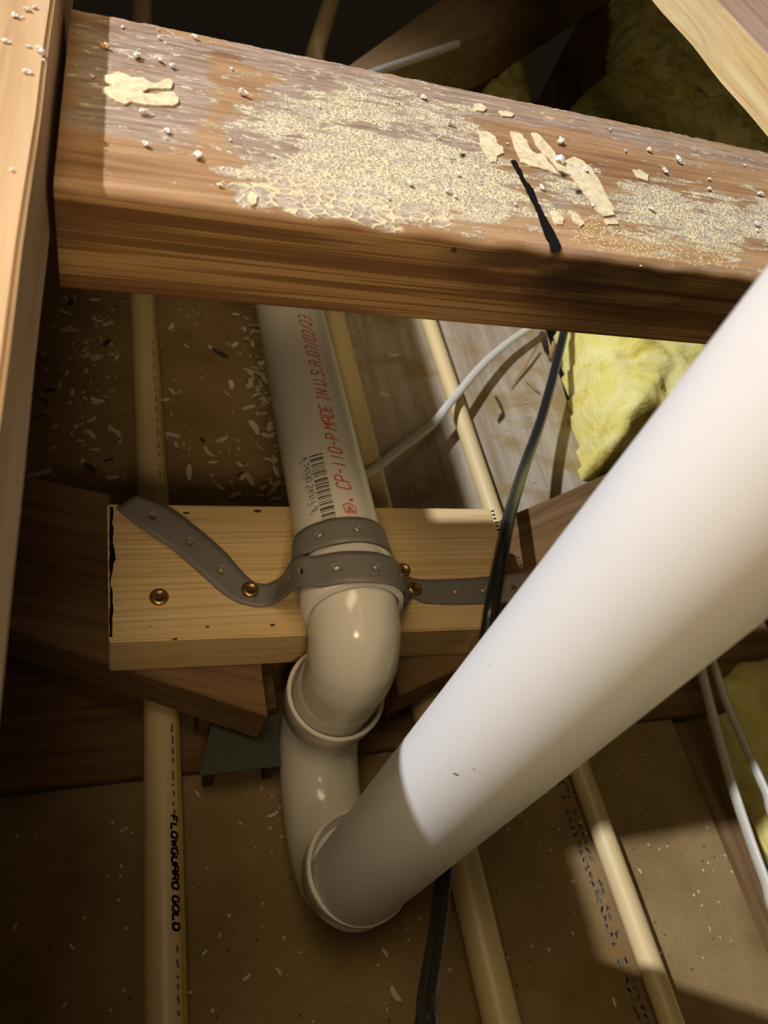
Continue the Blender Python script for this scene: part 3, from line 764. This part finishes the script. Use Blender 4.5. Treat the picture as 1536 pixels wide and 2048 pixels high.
# ------------------------------------------------------------------ strap
def ribbon(edges, holes, npt=8, nw=6, thick=0.0012):
    """edges: list of (left point, right point); holes: fractions of length along the ribbon"""
    Lp = catmull([e[0] for e in edges], npt); Rp = catmull([e[1] for e in edges], npt)
    # resample evenly
    acc = [0.0]
    for i in range(1, len(Lp)): acc.append(acc[-1] + ((Lp[i] + Rp[i]) / 2 - (Lp[i - 1] + Rp[i - 1]) / 2).length)
    tot = acc[-1]
    def ev(s):
        s = max(0, min(tot, s)); i = 0
        while i < len(acc) - 2 and acc[i + 1] < s: i += 1
        t = (s - acc[i]) / max(1e-9, acc[i + 1] - acc[i]); return Lp[i].lerp(Lp[i + 1], t), Rp[i].lerp(Rp[i + 1], t)
    V, FF = [], []
    wd = (Lp[0] - Rp[0]).length
    hs = sorted(h * tot for h in holes); cell = 0.0066; hr = 0.0017
    def row(s):
        a, b = ev(s); base = len(V)
        for k in range(nw + 1): V.append(a.lerp(b, k / nw))
        return base
    cuts = [0.0]
    for h in hs: cuts += [h - cell / 2, h + cell / 2]
    cuts.append(tot)
    prev = row(0.0)
    for ci in range(len(cuts) - 1):
        s0, s1 = cuts[ci], cuts[ci + 1]
        if ci % 2 == 0:
            m = max(1, int((s1 - s0) / 0.0035))
            for k in range(1, m + 1):
                cur = row(s0 + (s1 - s0) * k / m)
                for j in range(nw): FF.append((prev + j, prev + j + 1, cur + j + 1, cur + j))
                prev = cur
        else:
            cur = row(s1)
            j0, j1 = nw // 2 - 1, nw // 2 + 1
            for j in list(range(0, j0)) + list(range(j1, nw)): FF.append((prev + j, prev + j + 1, cur + j + 1, cur + j))
            # cell around the hole: outer ring of 6 existing verts, inner ring of 12
            outer = [prev + j0, prev + j0 + 1, prev + j1, cur + j1, cur + j0 + 1, cur + j0]
            inner = []
            sm = (s0 + s1) / 2
            for k in range(12):
                a = 2 * math.pi * k / 12
                pa, pb = ev(sm + hr * math.sin(a)); w_ = (pa - pb).length
                V.append(pa.lerp(pb, 0.5 + hr * math.cos(a) / w_)); inner.append(len(V) - 1)
            # outer angles: prev row is s0 (sin=-1): order  (-,-),(0,-),(+,-),(+,+),(0,+),(-,+)
            oang = [225, 270, 315, 45, 90, 135]
            seq = [(225, outer[0]), (270, outer[1]), (315, outer[2]), (45, outer[3]), (90, outer[4]), (135, outer[5])]
            seq = sorted(seq)
            for k in range(12):
                k2 = (k + 1) % 12
                am = (k + .5) * 30
                near = min(seq, key=lambda q: min(abs(q[0] - am), 360 - abs(q[0] - am)))
                FF.append((inner[k2], inner[k], near[1]))
            for q in range(6):
                a, b = seq[q], seq[(q + 1) % 6]
                # bridge triangle at the sector change
                ch = None
                for k in range(12):
                    n1 = min(seq, key=lambda z: min(abs(z[0] - (k - .5) * 30 % 360), 360 - abs(z[0] - (k - .5) * 30 % 360)))
                    n2 = min(seq, key=lambda z: min(abs(z[0] - (k + .5) * 30), 360 - abs(z[0] - (k + .5) * 30)))
                    if n1[1] == a[1] and n2[1] == b[1]: ch = k
                if ch is not None: FF.append((inner[ch], a[1], b[1]))
            prev = cur
    return V, FF
st_ = empty('hanger_strap', at(690, 1150, ZB), 'grey perforated plastic strap wound over the drain pipe and screwed to the pine board', 'strap')
def solid(o, t=0.0012):
    md = o.modifiers.new('thickness', 'SOLIDIFY'); md.thickness = t; md.offset = 0; return o
def B(px, py, z): return at(px, py, z)
def D(y, deg, r):                                   # point over the pipe / hub
    a = math.radians(deg); return hx(y) + (uX * math.sin(a) + uZ * math.cos(a)) * r
zb = ZB + 0.0008
yU, yLo = 0.0, 0.0
low = [(B(272, 990, zb + .006), B(233, 1017, zb + .006)), (B(335, 1015, zb + .005), B(285, 1058, zb + .005)), (B(395, 1058, zb + .003), B(345, 1098, zb + .003)), (B(450, 1105, zb + .0015), B(405, 1150, zb + .0015)),
       (B(490, 1150, zb), B(452, 1192, zb)), (B(522, 1170, zb + .001), B(500, 1212, zb + .001)), (B(560, 1157, zb + .006), B(548, 1208, zb + .006))]
RH = 0.0288
low += [(D(0.1975, -72, RH + .0022), D(0.1795, -74, RH + .0022))]
for dg, yo in ((-50, 0.1915), (-25, 0.1885), (0, 0.1868), (20, 0.1868), (45, 0.188), (70, 0.190), (90, .190)):
    low.append((D(yo, dg, RH), D(yo - 0.0188, dg, RH)))
rib, rf = ribbon(low, [0.075, 0.185, 0.29, 0.395, 0.585, 0.655, 0.745, 0.83, 0.915], 6)
o = solid(mesh_obj('band', rib, rf, M['strap'], st_, smooth=True)); o['label'] = 'loose left tail and lower band over the elbow hub'
up_ = []
for dg, yo in ((-100, 0.217), (-80, 0.216), (-55, 0.2140), (-30, 0.2125), (-5, 0.2118), (15, 0.2120), (40, 0.2130), (65, 0.2135), (85, 0.212), (100, .210)):
    up_.append((D(yo, dg, 0.0256), D(yo - 0.0162, dg, 0.0258 + (.003 if abs(dg) > 70 else 0))))
rib, rf = ribbon(up_, [0.3, 0.52, 0.72], 6)
o = solid(mesh_obj('band', rib, rf, M['strap'], st_, smooth=True)); o['label'] = 'upper band around the pipe'
rtail = [(D(0.190, 97, 0.0288), D(0.1712, 97, 0.0288)), (B(806, 1152, zb + .004), B(822, 1196, zb + .003)), (B(820, 1156, zb + .0008), B(842, 1204, zb + .0008)), (B(850, 1160, zb), B(866, 1208, zb)), (B(900, 1159, zb), B(905, 1209, zb)), (B(960, 1155, zb), B(960, 1208, zb)), (B(1020, 1149, zb + .001), B(1020, 1204, zb + .001)), (B(1080, 1140, zb + .004), B(1085, 1195, zb + .004))]
rib, rf = ribbon(rtail, [0.36, 0.56, 0.7, 0.86], 6)
o = solid(mesh_obj('band', rib, rf, M['strap'], st_, smooth=True)); o['label'] = 'right tail lying on the board'

def screw(p, r, label, tilt=(0, 0, 1), group='brass screws in the pine board'):
    t = empty('screw', p, label, 'screw', group)
    v, f = lathe(p, tilt, [(-0.012, 0.001), (-0.012, 0.0018), (-0.0002, 0.0019), (0.0, r * .98), (0.0006, r), (0.0013, r * .93), (0.0019, r * 0.72), (0.0018, r * 0.55), (0.0013, r * .46), (0.0011, 0.0)], 32)
    hd_ = mesh_obj('head', v, f, M['brass'], t, smooth=True, sharp=45)
    ax = Vector(tilt).normalized(); u = ax.orthogonal().normalized(); w_ = ax.cross(u)
    vs = []; 
    for k in range(12):
        a = k * math.pi / 6; rr = r * (0.42 if k % 2 == 0 else 0.27)
        vs.append(Vector(p) + ax * 0.00155 + (u * math.cos(a) + w_ * math.sin(a)) * rr)
    o = mesh_obj('star_recess', vs, [tuple(range(12))], M['recess'], hd_)
    return t
screw(at(318, 1195, ZB + .0001), 0.0052, 'brass screw alone near the left end of the pine board')
screw(at(500, 1180, ZB + .0020), 0.0050, 'brass screw holding the strap left of the drain pipe')
screw(at(806, 1141, ZB + .0004), 0.0048, 'brass screw in bare board half hidden behind the drain pipe', (-.1, -.1, 1))
screw(at(829, 1178, ZB + .0018), 0.0050, 'brass screw holding the strap right of the drain pipe', (.25, 0, 1))

# ------------------------------------------------------------------ cables
def cable(name, pts, r, aspect, mat, label, up=(0, 0, 1), n=10, twist=None):
    p = catmull(pts, n)
    v, f = sweep(p, r, 20, aspect, up)
    o = mesh_obj(name, v, f, mat, origin=tuple(p[0]), smooth=True, sharp=60)
    return thing(o, label, 'cable')
cable('black_cable', [at(1150, 560, .055), at(1122, 690, .045), at(1085, 830, .045), at(1050, 930, .065), at(1022, 1020, .108), at(1004, 1105, .131), at(985, 1205, .1335), at(972, 1285, .123), at(935, 1500, .09), at(893, 1720, .08), at(876, 1860, .118), at(857, 1990, .165), at(838, 2130, .20), Vector((0.06, -0.10, .17)), Vector((0.07, -0.20, .06)), Vector((0.09, -0.32, .012))], 0.0047, 0.75, M['cable_black'], 'black cable running down past the right end of the pine board and behind the riser')
cable('white_cable', [at(650, 990, .050), at(738, 945, .045), at(800, 897, .036), at(862, 850, .029), at(905, 800, .028), at(960, 735, .024), at(1010, 690, .020), at(1060, 655, .019), at(1098, 630, .019)], 0.0040, 0.62, M['cable_white'], 'white cable slanting up over the weathered plank from behind the drain pipe')
cable('white_cable', [at(1350, 1160, .095), at(1378, 1255, .088), at(1400, 1330, .06), at(1425, 1430, .045), at(1455, 1540, .035), at(1490, 1650, .03), at(1530, 1760, .03), at(1580, 1880, .03), Vector((0.46, -0.15, .03)), Vector((0.455, -0.35, .03))], 0.0060, 0.5, M['cable_white'], 'white cable over the edge joist at right, the left one of two', up=(1, 0, .3))
cable('white_cable', [at(1372, 1160, .094), at(1400, 1255, .087), at(1428, 1330, .06), at(1455, 1410, .055), at(1490, 1490, .055), at(1530, 1580, .055), at(1590, 1700, .055), Vector((0.50, -0.12, .055)), Vector((0.505, -0.35, .055))], 0.0050, 0.55, M['cable_white'], 'white cable over the lower insulation at right, the right one of two', up=(1, 0, .3))
cable('lit_edge_strip', [at(690, 168, .140), at(760, 141, .140), at(840, 114, .140), at(915, 88, .140)], 0.0045, 1.0, M['cable_white'], 'pale strip standing in for the lit edge of the far brown member')  # thin added strip imitating light caught on the member's edge

# ------------------------------------------------------------------ members behind the crosspiece
fm = PX([(560, 215), (700, 128), (880, 0), (1010, -100), (1290, -100), (1010, 52), (720, 162), (640, 215)], 0.136)
M['mid'] = wood('mid_brown_lumber', [(0.3, (0.22, 0.13, 0.06)), (0.5, (0.36, 0.23, 0.12)), (0.75, (0.46, 0.33, 0.2))])
o = prism('far_member', fm, 0.06, 0.136, M['mid'], rz=0.9, bevel=0.0015)
thing(o, 'brown roof member in the dark behind the crosspiece, with an added pale strip for its lit edge', 'lumber')
fm = PX([(1128, 96), (1180, 0), (1200, -80), (1300, -80), (1245, 0), (1240, 120), (1120, 240), (1050, 250)], 0.055)
o = prism('far_member', fm, 0.0, 0.055, M['chord'], rz=1.2, bevel=0.0015)
thing(o, 'dark reddish brown member between two pieces of far insulation', 'lumber')

# ------------------------------------------------------------------ insulation
def wool(name, poly, zb, zt, label, seed=0, amp=0.012, res=0.006):
    """puffy batt over an outline given in the ground plane"""
    xs = [p[0] for p in poly]; ys = [p[1] for p in poly]
    nx = max(8, int((max(xs) - min(xs)) / res)); ny = max(8, int((max(ys) - min(ys)) / res))
    nx = min(nx, 90); ny = min(ny, 90)
    V, FF, idx = [], [], {}
    S = max(max(xs) - min(xs), max(ys) - min(ys))
    edge = min(0.035, S * 0.2)
    for i in range(nx + 1):
        for j in range(ny + 1):
            p = (min(xs) + (max(xs) - min(xs)) * i / nx, min(ys) + (max(ys) - min(ys)) * j / ny)
            q = Vector((p[0] * 30 + seed, p[1] * 30, 0))
            d = sdist((p[0] + .006 * noise.noise(q * 1.3), p[1] + .006 * noise.noise(q * 1.3 + Vector((9, 9, 9)))), poly)
            if d < -0.001: continue
            k = max(0.0, min(1.0, d / edge)); h = math.sqrt(max(0, 1 - (1 - k) ** 2))
            z = zb + (zt - zb) * h + amp * h * (noise.fractal(q, 1.0, 2.0, 4) + 0.7 * noise.noise(q * 0.35))
            idx[i, j] = len(V); V.append((p[0], p[1], z))
    nt = len(V)
    for (i, j), a in list(idx.items()):
        q = [(i, j), (i + 1, j), (i + 1, j + 1), (i, j + 1)]
        if all(k in idx for k in q): FF.append(tuple(idx[k] for k in q))
    cnt = {}
    for fc in FF:
        for k in range(4):
            e = tuple(sorted((fc[k], fc[(k + 1) % 4]))); cnt.setdefault(e, []).append((fc[k], fc[(k + 1) % 4]))
    low = {}
    for e, l in cnt.items():
        if len(l) == 1:
            a, b = l[0]
            for v in (a, b):
                if v not in low: low[v] = len(V); V.append((V[v][0], V[v][1], zb - 0.004))
            FF.append((b, a, low[a], low[b]))
    o = mesh_obj(name, V, FF, M['wool'], smooth=True)
    return thing(o, label, 'insulation')
wool('insulation_batt', PX([(1108, 640), (1122, 700), (1140, 790), (1152, 860), (1176, 960), (1250, 925), (1500, 850), (1750, 800), (1700, 520), (1250, 540)], 0.012), 0.006, 0.075, 'bright yellow insulation batt right of the weathered plank behind the riser', 3, 0.014)
wool('insulation_batt', [(0.452, 0.165), (0.47, 0.12), (0.4705, 0.05), (0.4705, -0.40), (0.95, -0.40), (0.95, 0.24), (0.62, 0.22), (0.50, 0.19)], -0.06, 0.02, 'yellow green insulation batt low on the right under the white cables', 7, 0.012)
wool('insulation_batt', PX([(1085, 260), (1150, 160), (1225, 105), (1240, 0), (1230, -60), (1750, -60), (1900, 200), (1800, 420), (1300, 420)], 0.10), 0.0, 0.10, 'dim olive insulation heap in shadow behind the top right joist', 11, 0.03, 0.012)
wool('insulation_batt', PX([(945, 230), (955, 130), (985, 85), (1035, 88), (1062, 120), (1078, 190), (1075, 260)], 0.05), 0.0, 0.055, 'small dim tuft of insulation in the dark behind the crosspiece', 15, 0.012)

# ------------------------------------------------------------------ splinters, shavings, crumbs
def chip(name, p, q, r, mat, label, cat, group=None):
    v, f = sweep([p, p.lerp(q, .35) + Vector((0.0006, 0, .0004)), p.lerp(q, .7), q], [r * .7, r, r * .85, r * .3], 6, 0.6)
    o = mesh_obj(name, v, f, mat, origin=tuple(p), smooth=True); return thing(o, label, cat, group)
chip('wood_splinter', at(1075, 690, .012), at(1020, 776, .006), .0017, M['twig'], 'thin tan splinter on the grey plank below the crosspiece', 'splinter')
chip('wood_splinter', at(1108, 682, .03), at(1100, 722, .012), .003, M['twig'], 'short pale splinter beside the top of the black cable', 'splinter')
chip('bark_scrap', at(1082, 665, .03), at(1098, 712, .01), .006, M['flake_dark'], 'dark reddish bark scrap beside the top of the black cable', 'scrap')
chip('bark_scrap', at(990, 792, .006), at(1006, 822, .006), .0019, M['flake_dark'], 'dark curled bark scrap on the plank, left of the black cable', 'scrap')
chip('bark_scrap', at(1006, 822, .006), at(995, 843, .006), .0017, M['flake_dark'], 'short dark bark scrap touching the curled one on the plank', 'scrap')
chip('bark_scrap', at(1052, 760, .006), at(1078, 785, .006), .0022, M['twig'], 'brown bark scrap on the plank nearest the black cable', 'scrap')

random.seed(21)
flake_mesh = []
for k in range(10):
    ln_ = random.uniform(0.7, 1.3); wd = random.uniform(0.22, 0.5); cur = random.uniform(-.35, .35)
    V, FF = [], []
    N_ = 5
    for i in range(N_ + 1):
        t = i / N_ - .5; wv = wd * (1 - abs(2 * t) ** 3 * random.uniform(.1, .8)) * .5
        for s in (-1, 1):
            for h in (0.05, 0.0):
                V.append((t * ln_, s * wv + cur * t * t * 2, h + 0.25 * abs(cur) * (t * t)))
    for i in range(N_):
        a = i * 4; b = a + 4
        FF += [(a, b, b + 2, a + 2), (a + 1, a + 3, b + 3, b + 1), (a, a + 1, b + 1, b), (a + 2, b + 2, b + 3, a + 3)]
    FF += [(0, 2, 3, 1), (N_ * 4, N_ * 4 + 1, N_ * 4 + 3, N_ * 4 + 2)]
    for kind in ('flake', 'flake_dark'):
        me = bpy.data.meshes.new('shaving'); me.from_pydata(V, [], FF); me.materials.append(M[kind]); flake_mesh.append((kind, me))
pale = [m for k, m in flake_mesh if k == 'flake']; dark = [m for k, m in flake_mesh if k == 'flake_dark']
def flake(p, size, ang, label, group, mesh, tilt=0.12, cat='shaving', name='shaving'):
    o = bpy.data.objects.new(name, mesh); C.objects.link(o); o.location = p
    o.scale = (size,) * 3; o.rotation_euler = (random.uniform(-tilt, tilt), random.uniform(-tilt, tilt), ang)
    return thing(o, label, cat, group)
GL = ('small pale shaving on the drywall left of the thicker tan pipe', 'pale shavings left of the thicker tan pipe')
GR = ('small pale shaving on the drywall between the thicker tan pipe and the drain pipe', 'pale shavings between the two pipes')
GW = ('small pale fleck on the bare drywall below the truss chord', 'pale flecks on the lower drywall')
big = [(140, 660, 34, 0), (215, 648, 34, .4), (195, 718, 28, .6), (170, 700, 20, 1), (228, 862, 40, -.8), (238, 872, 24, -.7), (145, 785, 22, 1.5), (195, 802, 24, -.3), (80, 948, 36, .2), (97, 938, 18, .9), (185, 840, 26, .7), (170, 930, 24, -1), (190, 600, 28, .3), (130, 625, 26, -.4), (105, 950, 14, 0), (225, 955, 26, .3), (100, 970, 22, -.5), (130, 988, 22, -.1), (215, 755, 16, -.6), (190, 900, 16, 0)]
for x, y, s, a in big:
    if y < 600: continue
    flake(at(x, y, .0012), s / F * .57, a, *GL, random.choice(pale))
bigr = [(372, 692, 22, -.9), (425, 698, 24, -.7), (415, 905, 40, -1.0), (445, 880, 30, .6), (425, 925, 16, 0), (500, 960, 40, -1.2), (480, 930, 22, -.7), (485, 955, 24, 1), (378, 945, 32, 1.5), (345, 870, 26, -.2), (352, 890, 22, -1.2), (470, 690, 28, .7), (490, 660, 30, 1.4), (498, 815, 24, .3), (470, 990, 26, .5), (440, 975, 18, -.8), (330, 800, 18, .2), (350, 760, 10, .5), (500, 770, 22, .5), (495, 740, 22, -.5), (520, 990, 22, .1)]
for x, y, s, a in bigr: flake(at(x, y, .0012), s / F * .57, a, *GR, random.choice(pale))
for _ in range(85):
    x, y = random.gauss(170, 60), random.uniform(592, 900)
    if not (75 < x < 252): continue
    flake(at(x, y, .001), abs(random.gauss(9, 5)) / F * .6 + .0012, random.uniform(0, 6.3), *GL, random.choice(pale))
for _ in range(95):
    y = random.uniform(600, 1000); x = 515 + (y - 600) * .17 - abs(random.gauss(0, 26)) - 4
    flake(at(x, y, .001 + random.uniform(0, .004)), abs(random.gauss(13, 7)) / F * .6 + .0015, random.uniform(0, 6.3), *GR, random.choice(pale), .4)
for _ in range(34):
    x, y = random.uniform(330, 500), random.uniform(600, 1000)
    flake(at(x, y, .001), abs(random.gauss(7, 4)) / F * .6 + .001, random.uniform(0, 6.3), *GR, random.choice(pale))
for x, y, s, a in [(140, 605, 22, 1.3), (215, 685, 26, 1.1), (100, 780, 20, .2), (80, 832, 26, .5), (180, 936, 30, -.8), (90, 803, 16, -.9), (218, 920, 22, .3)]:
    flake(at(x, y, .0014), s / F * .57, a, 'dark brown chip among the shavings left of the thicker tan pipe', 'dark chips left of the thicker tan pipe', random.choice(dark), cat='chip', name='dark_chip')
for x, y, s, a in [(440, 706, 34, -.6), (405, 880, 18, -.9), (508, 690, 16, .5), (505, 750, 16, 1), (530, 965, 16, .2), (482, 948, 14, .8)]:
    flake(at(x, y, .0014), s / F * .57, a, 'dark brown chip among the shavings between the tan and drain pipes', 'dark chips between the pipes', random.choice(dark), cat='chip', name='dark_chip')
for x, y, s, a in [(547, 1630, 24, .3), (395, 1587, 12, -1), (144, 1895, 14, -.9), (30, 1853, 10, 1.1), (408, 1906, 14, .7), (557, 1942, 17, -1), (494, 1955, 13, .5), (770, 1905, 18, -1.2), (790, 1990, 22, -1.1), (600, 1905, 8, 0), (380, 1985, 9, 0), (440, 1870, 8, 1), (490, 1706, 6, 0), (415, 1735, 6, .5), (130, 2010, 8, 1)]:
    flake(at(x, y, .0008), s / F * .5, a, *GW, random.choice(pale))
for x, y, s in [(1280, 1742, 9), (1438, 1804, 9), (1414, 1655, 7), (1234, 1548, 8), (1356, 1530, 7), (1420, 1858, 8), (1440, 1875, 9), (1462, 1882, 7), (1228, 2005, 14), (1140, 1680, 7), (1150, 1760, 6), (1015, 1915, 7), (1060, 1935, 6)]:
    flake(at(x, y, .0008), s / F * .5, random.uniform(0, 6), 'tiny pale fleck on the lit drywall around the thinnest tan pipe', 'pale flecks around the thinnest pipe', random.choice(pale))
for x, y, s in [(770, 790, 38), (788, 712, 26), (850, 757, 9), (885, 740, 9), (957, 974, 16), (1053, 805, 14), (1056, 832, 12), (1012, 859, 9), (1040, 853, 8), (1068, 963, 9), (790, 685, 16)]:
    flake(at(x, y, .0048), s / F * .5, random.uniform(-.5, .3), 'pale fleck lying on the stained weathered plank', 'pale flecks on the plank', random.choice(pale))

crumb_mesh = []
for k in range(7):
    bm = bmesh.new()
    for q in range(random.choice((2, 3, 3, 4))):
        r = bmesh.ops.create_icosphere(bm, subdivisions=2, radius=random.uniform(.3, .55))
        of = Vector((random.uniform(-.45, .45), random.uniform(-.35, .35), random.uniform(-.05, .2)))
        for v in r['verts']: v.co = v.co * (1 + 0.9 * noise.noise(v.co * 3.2 + Vector((k * 7, q, 0)))) + of
    zmin = min(v.co.z for v in bm.verts)
    for v in bm.verts: v.co.z = (v.co.z - zmin) * .8
    me = bpy.data.meshes.new('crumb'); bm.to_mesh(me); bm.free(); me.materials.append(M['crumb'])
    crumb_mesh.append(me)
def crumb(x, y, s, z, label, group):
    o = bpy.data.objects.new('plaster_crumb', random.choice(crumb_mesh)); C.objects.link(o); o.location = at(x, y, z)
    d = (at(x, y, z) - EYE).length; k = s / F * d * .62
    o.scale = (k, k * random.uniform(.7, 1.1), k * random.uniform(.6, .9)); o.rotation_euler = (0, 0, random.uniform(0, 6.3))
    return thing(o, label, 'crumb', group)
for x, y, s in [(30, 35, 15), (55, 23, 13), (68, 18, 11), (13, 85, 20), (56, 95, 12), (79, 106, 18), (88, 121, 7), (56, 147, 15), (24, 342, 11), (45, 36, 7)]:
    crumb(x, y, s, 0.376, 'white plaster crumb on the lit top of the left plank', 'white crumbs on the left plank')
LC = ('white plaster crumb on the weathered top of the crosspiece, left of its black stroke', 'white crumbs on the crosspiece, left part')
RC = ('white plaster crumb on the weathered top of the crosspiece, right of its black stroke', 'white crumbs on the crosspiece, right part')
for x, y, s in [(245, 54, 9), (275, 115, 17), (318, 122, 14), (345, 135, 13), (462, 137, 10), (487, 191, 18), (284, 228, 19), (305, 230, 8), (336, 264, 15), (291, 290, 13), (395, 314, 20), (390, 77, 15), (440, 372, 10), (547, 312, 8), (332, 277, 6), (185, 155, 9), (847, 196, 15), (900, 250, 16), (820, 370, 16), (915, 350, 12), (895, 384, 14), (911, 394, 10), (1031, 410, 9), (1014, 288, 8), (878, 276, 7), (640, 215, 7), (795, 205, 7), (318, 78, 8), (460, 280, 7), (700, 300, 6), (778, 398, 10), (316, 60, 6)]:
    crumb(x, y, s, 0.3564, *LC)
for x, y, s in [(1120, 286, 17), (1117, 325, 28), (1168, 342, 15), (1298, 302, 12), (1354, 320, 17), (1329, 345, 12), (1418, 359, 11), (1418, 378, 12), (1518, 389, 12), (1301, 419, 13), (1219, 261, 7), (1488, 331, 7), (1250, 303, 7), (1083, 377, 14), (1513, 450, 14), (1513, 462, 10), (1186, 412, 9), (1421, 394, 8), (1360, 326, 9), (1280, 513 + 20, 6)]:
    crumb(x, y, s, 0.3564, *RC)
t = crumb(208, 95, 15, 0.3564, 'tan crumb on the crosspiece near the left plank', None)
t.data = t.data.copy(); t.data.materials[0] = M['crumb_tan']
if 'group' in t: del t['group']
